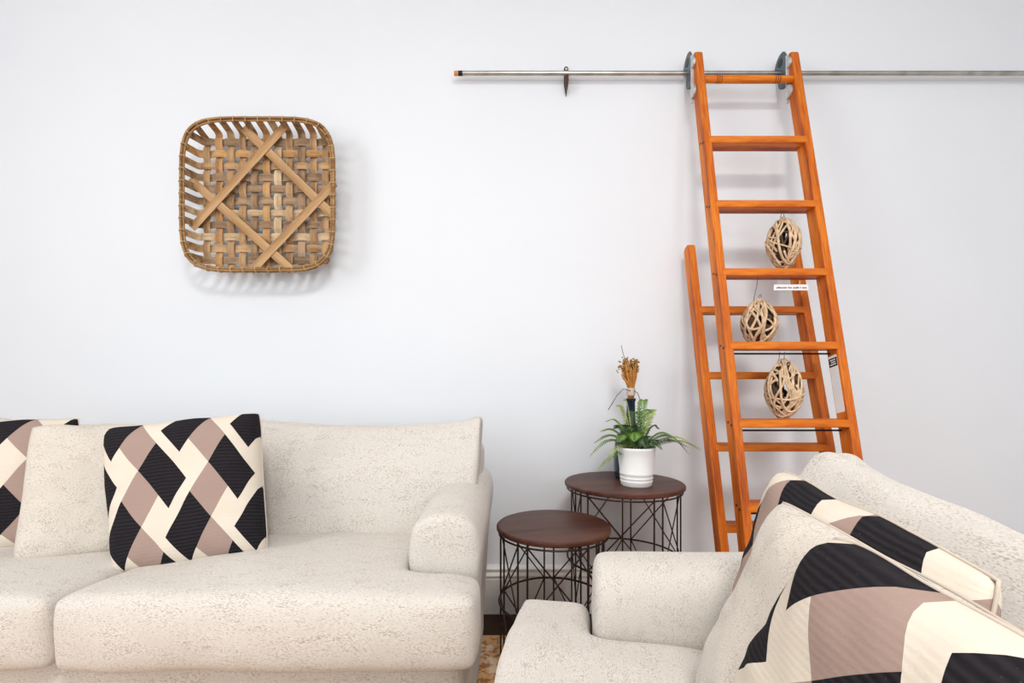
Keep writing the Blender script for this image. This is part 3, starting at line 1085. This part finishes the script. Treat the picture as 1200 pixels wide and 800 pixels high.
def frond(az, reach, rise, droop, mat, width=.030, n=26, start=(0, 0), name='frond'):
    mb = MB()
    pts = []
    for i in range(n + 1):
        f = i / n
        h_ = .120 + rise * math.sin(min(1, f * 1.25) * PI / 2) - droop * f ** 2.6
        pts.append(Vector((start[0] + math.cos(az) * (reach * f + .010), start[1] + math.sin(az) * (reach * f + .010), h_)))
    mb.tube(pts, [.0016 * (1 - .6 * i / n) for i in range(n + 1)], 5)
    side = Vector((-math.sin(az), math.cos(az), 0))
    for i in range(3, n + 1):
        f = i / n
        t = (pts[i] - pts[i - 1]).normalized()
        wl = width * (math.sin(PI * min(1, .12 + f * .88)) ** .7) * (1 if f < .97 else .5) + .004
        up = side.cross(t).normalized()
        if up.z < 0: up = -up
        for s in (-1, 1):
            base = pts[i]
            tip = base + side * s * wl + t * wl * .45 - up * wl * .25
            mid = base.lerp(tip, .45)
            hw_ = (pts[1] - pts[0]).length * .26 + .0010
            a, b_ = mid + t * hw_, mid - t * hw_
            mb.add([base, a + up * .001, tip, b_ + up * .001], [(0, 1, 2, 3)] if s > 0 else [(3, 2, 1, 0)])
    o = mb.build(name, mat, pot, smooth=False)
    return o


R = math.radians
g, gp, gd = M['leaf'], M['leaf_pale'], M['leaf_dark']
for a in [(R(182), .145, .085, .050, g), (R(196), .150, .015, .080, g, .022), (R(170), .120, .095, .02, g),
          (R(-4), .215, .085, .075, gp, .026), (R(8), .19, .065, .05, g), (R(-20), .12, .09, .03, g),
          (R(150), .06, .17, .0, gp), (R(165), .035, .19, .0, gp, .014), (R(35), .085, .16, .01, g), (R(20), .06, .14, .0, gp),
          (R(215), .09, .085, .04, g), (R(250), .07, .10, .05, g), (R(285), .06, .085, .06, gd), (R(315), .09, .07, .05, gd),
          (R(188), .165, .075, .085, g, .026), (R(205), .13, .055, .09, gp, .022), (R(160), .10, .13, .02, g, .022), (R(-12), .17, .10, .10, g, .026), (R(5), .235, .06, .05, gp, .024),
          (R(45), .05, .19, .0, g, .02), (R(80), .06, .15, .01, gd), (R(60), .10, .10, .03, gd), (R(130), .09, .11, .03, gd), (R(230), .05, .11, .02, gd), (R(340), .07, .11, .02, gd)]:
    frond(*a)

bt = thing('dried_bouquet', 'bundle of orange dried flowers in a dark bottle behind the fern', 'vase', (0.474, 1.838, TZ))
MB().lathe([(0, 0), (.060, 0), (.066, .006), (.067, .10), (.060, .15), (.030, .20), (.018, .225), (.0165, .30), (.020, .306), (.020, .314), (.015, .314), (.015, .29), (0, .29)], 32)\
    .build('bottle', M['bottle'], bt, smooth=True)
rnd = random.Random(4)
st = MB()
heads = []
for k in range(60):
    a = rnd.uniform(0, 2 * PI)
    f = math.sqrt(rnd.random())
    b0 = Vector((.010 * f * math.cos(a), .010 * f * math.sin(a), .28))
    m1 = Vector((.013 * f * math.cos(a), .013 * f * math.sin(a), .36))
    e = Vector((-.008 + .034 * f * math.cos(a), .034 * f * math.sin(a), .445 + rnd.uniform(-.02, .02)))
    st.tube([b0, m1, m1.lerp(e, .5) + Vector((.002 * math.cos(a), .002 * math.sin(a), 0)), e], .0022, 5)
    heads.append(e)
st.build('stems', M['straw'], bt, smooth='all')
hb = MB()
for e in heads:
    for j in range(2):
        c = e + Vector((rnd.uniform(-.008, .008), rnd.uniform(-.008, .008), rnd.uniform(-.006, .014)))
        r_ = rnd.uniform(.003, .0055)
        hb.lathe([(0, c.z - r_), (r_ * .8, c.z - r_ * .5), (r_, c.z), (r_ * .7, c.z + r_ * .6), (0, c.z + r_)], 6, c.x, c.y)
for (x, z) in ((-.048, .430), (-.056, .424), (-.052, .418)):
    hb.lathe([(0, z - .004), (.004, z), (0, z + .004)], 6, x, 0)
o = hb.build('flower_heads', M['bud'], bt, smooth='all')
o['kind'] = 'stuff'
MB().tube([(-.010, 0, .43), (-.030, 0, .49), (-.038, 0, .525)], .0014, 6).build('twig', M['twine'], bt)
MB().tube([(-.012, -.012, .37), (-.032, -.012, .395), (-.040, -.012, .41)], [.004, .005, .002], 6).build('dry_leaf', M['straw'], bt)
MB().lathe([(.0155, .325), (.0175, .330), (.0175, .350), (.0155, .355)], 20).build('raffia_tie', M['raffia'], bt, smooth=True)
MB().tube([(-.006, -.018, .345), (-.035, -.020, .352), (-.060, -.020, .325), (-.095, -.020, .268)], .0016, 6).build('wire_tail', M['twine'], bt, smooth='all')
MB().tube([(.008, -.018, .345), (.022, -.02, .335), (.034, -.02, .300), (.038, -.02, .275), (.032, -.02, .270), (.022, -.02, .300)], .0016, 6)\
    .build('wire_loop', M['twine'], bt, smooth='all')
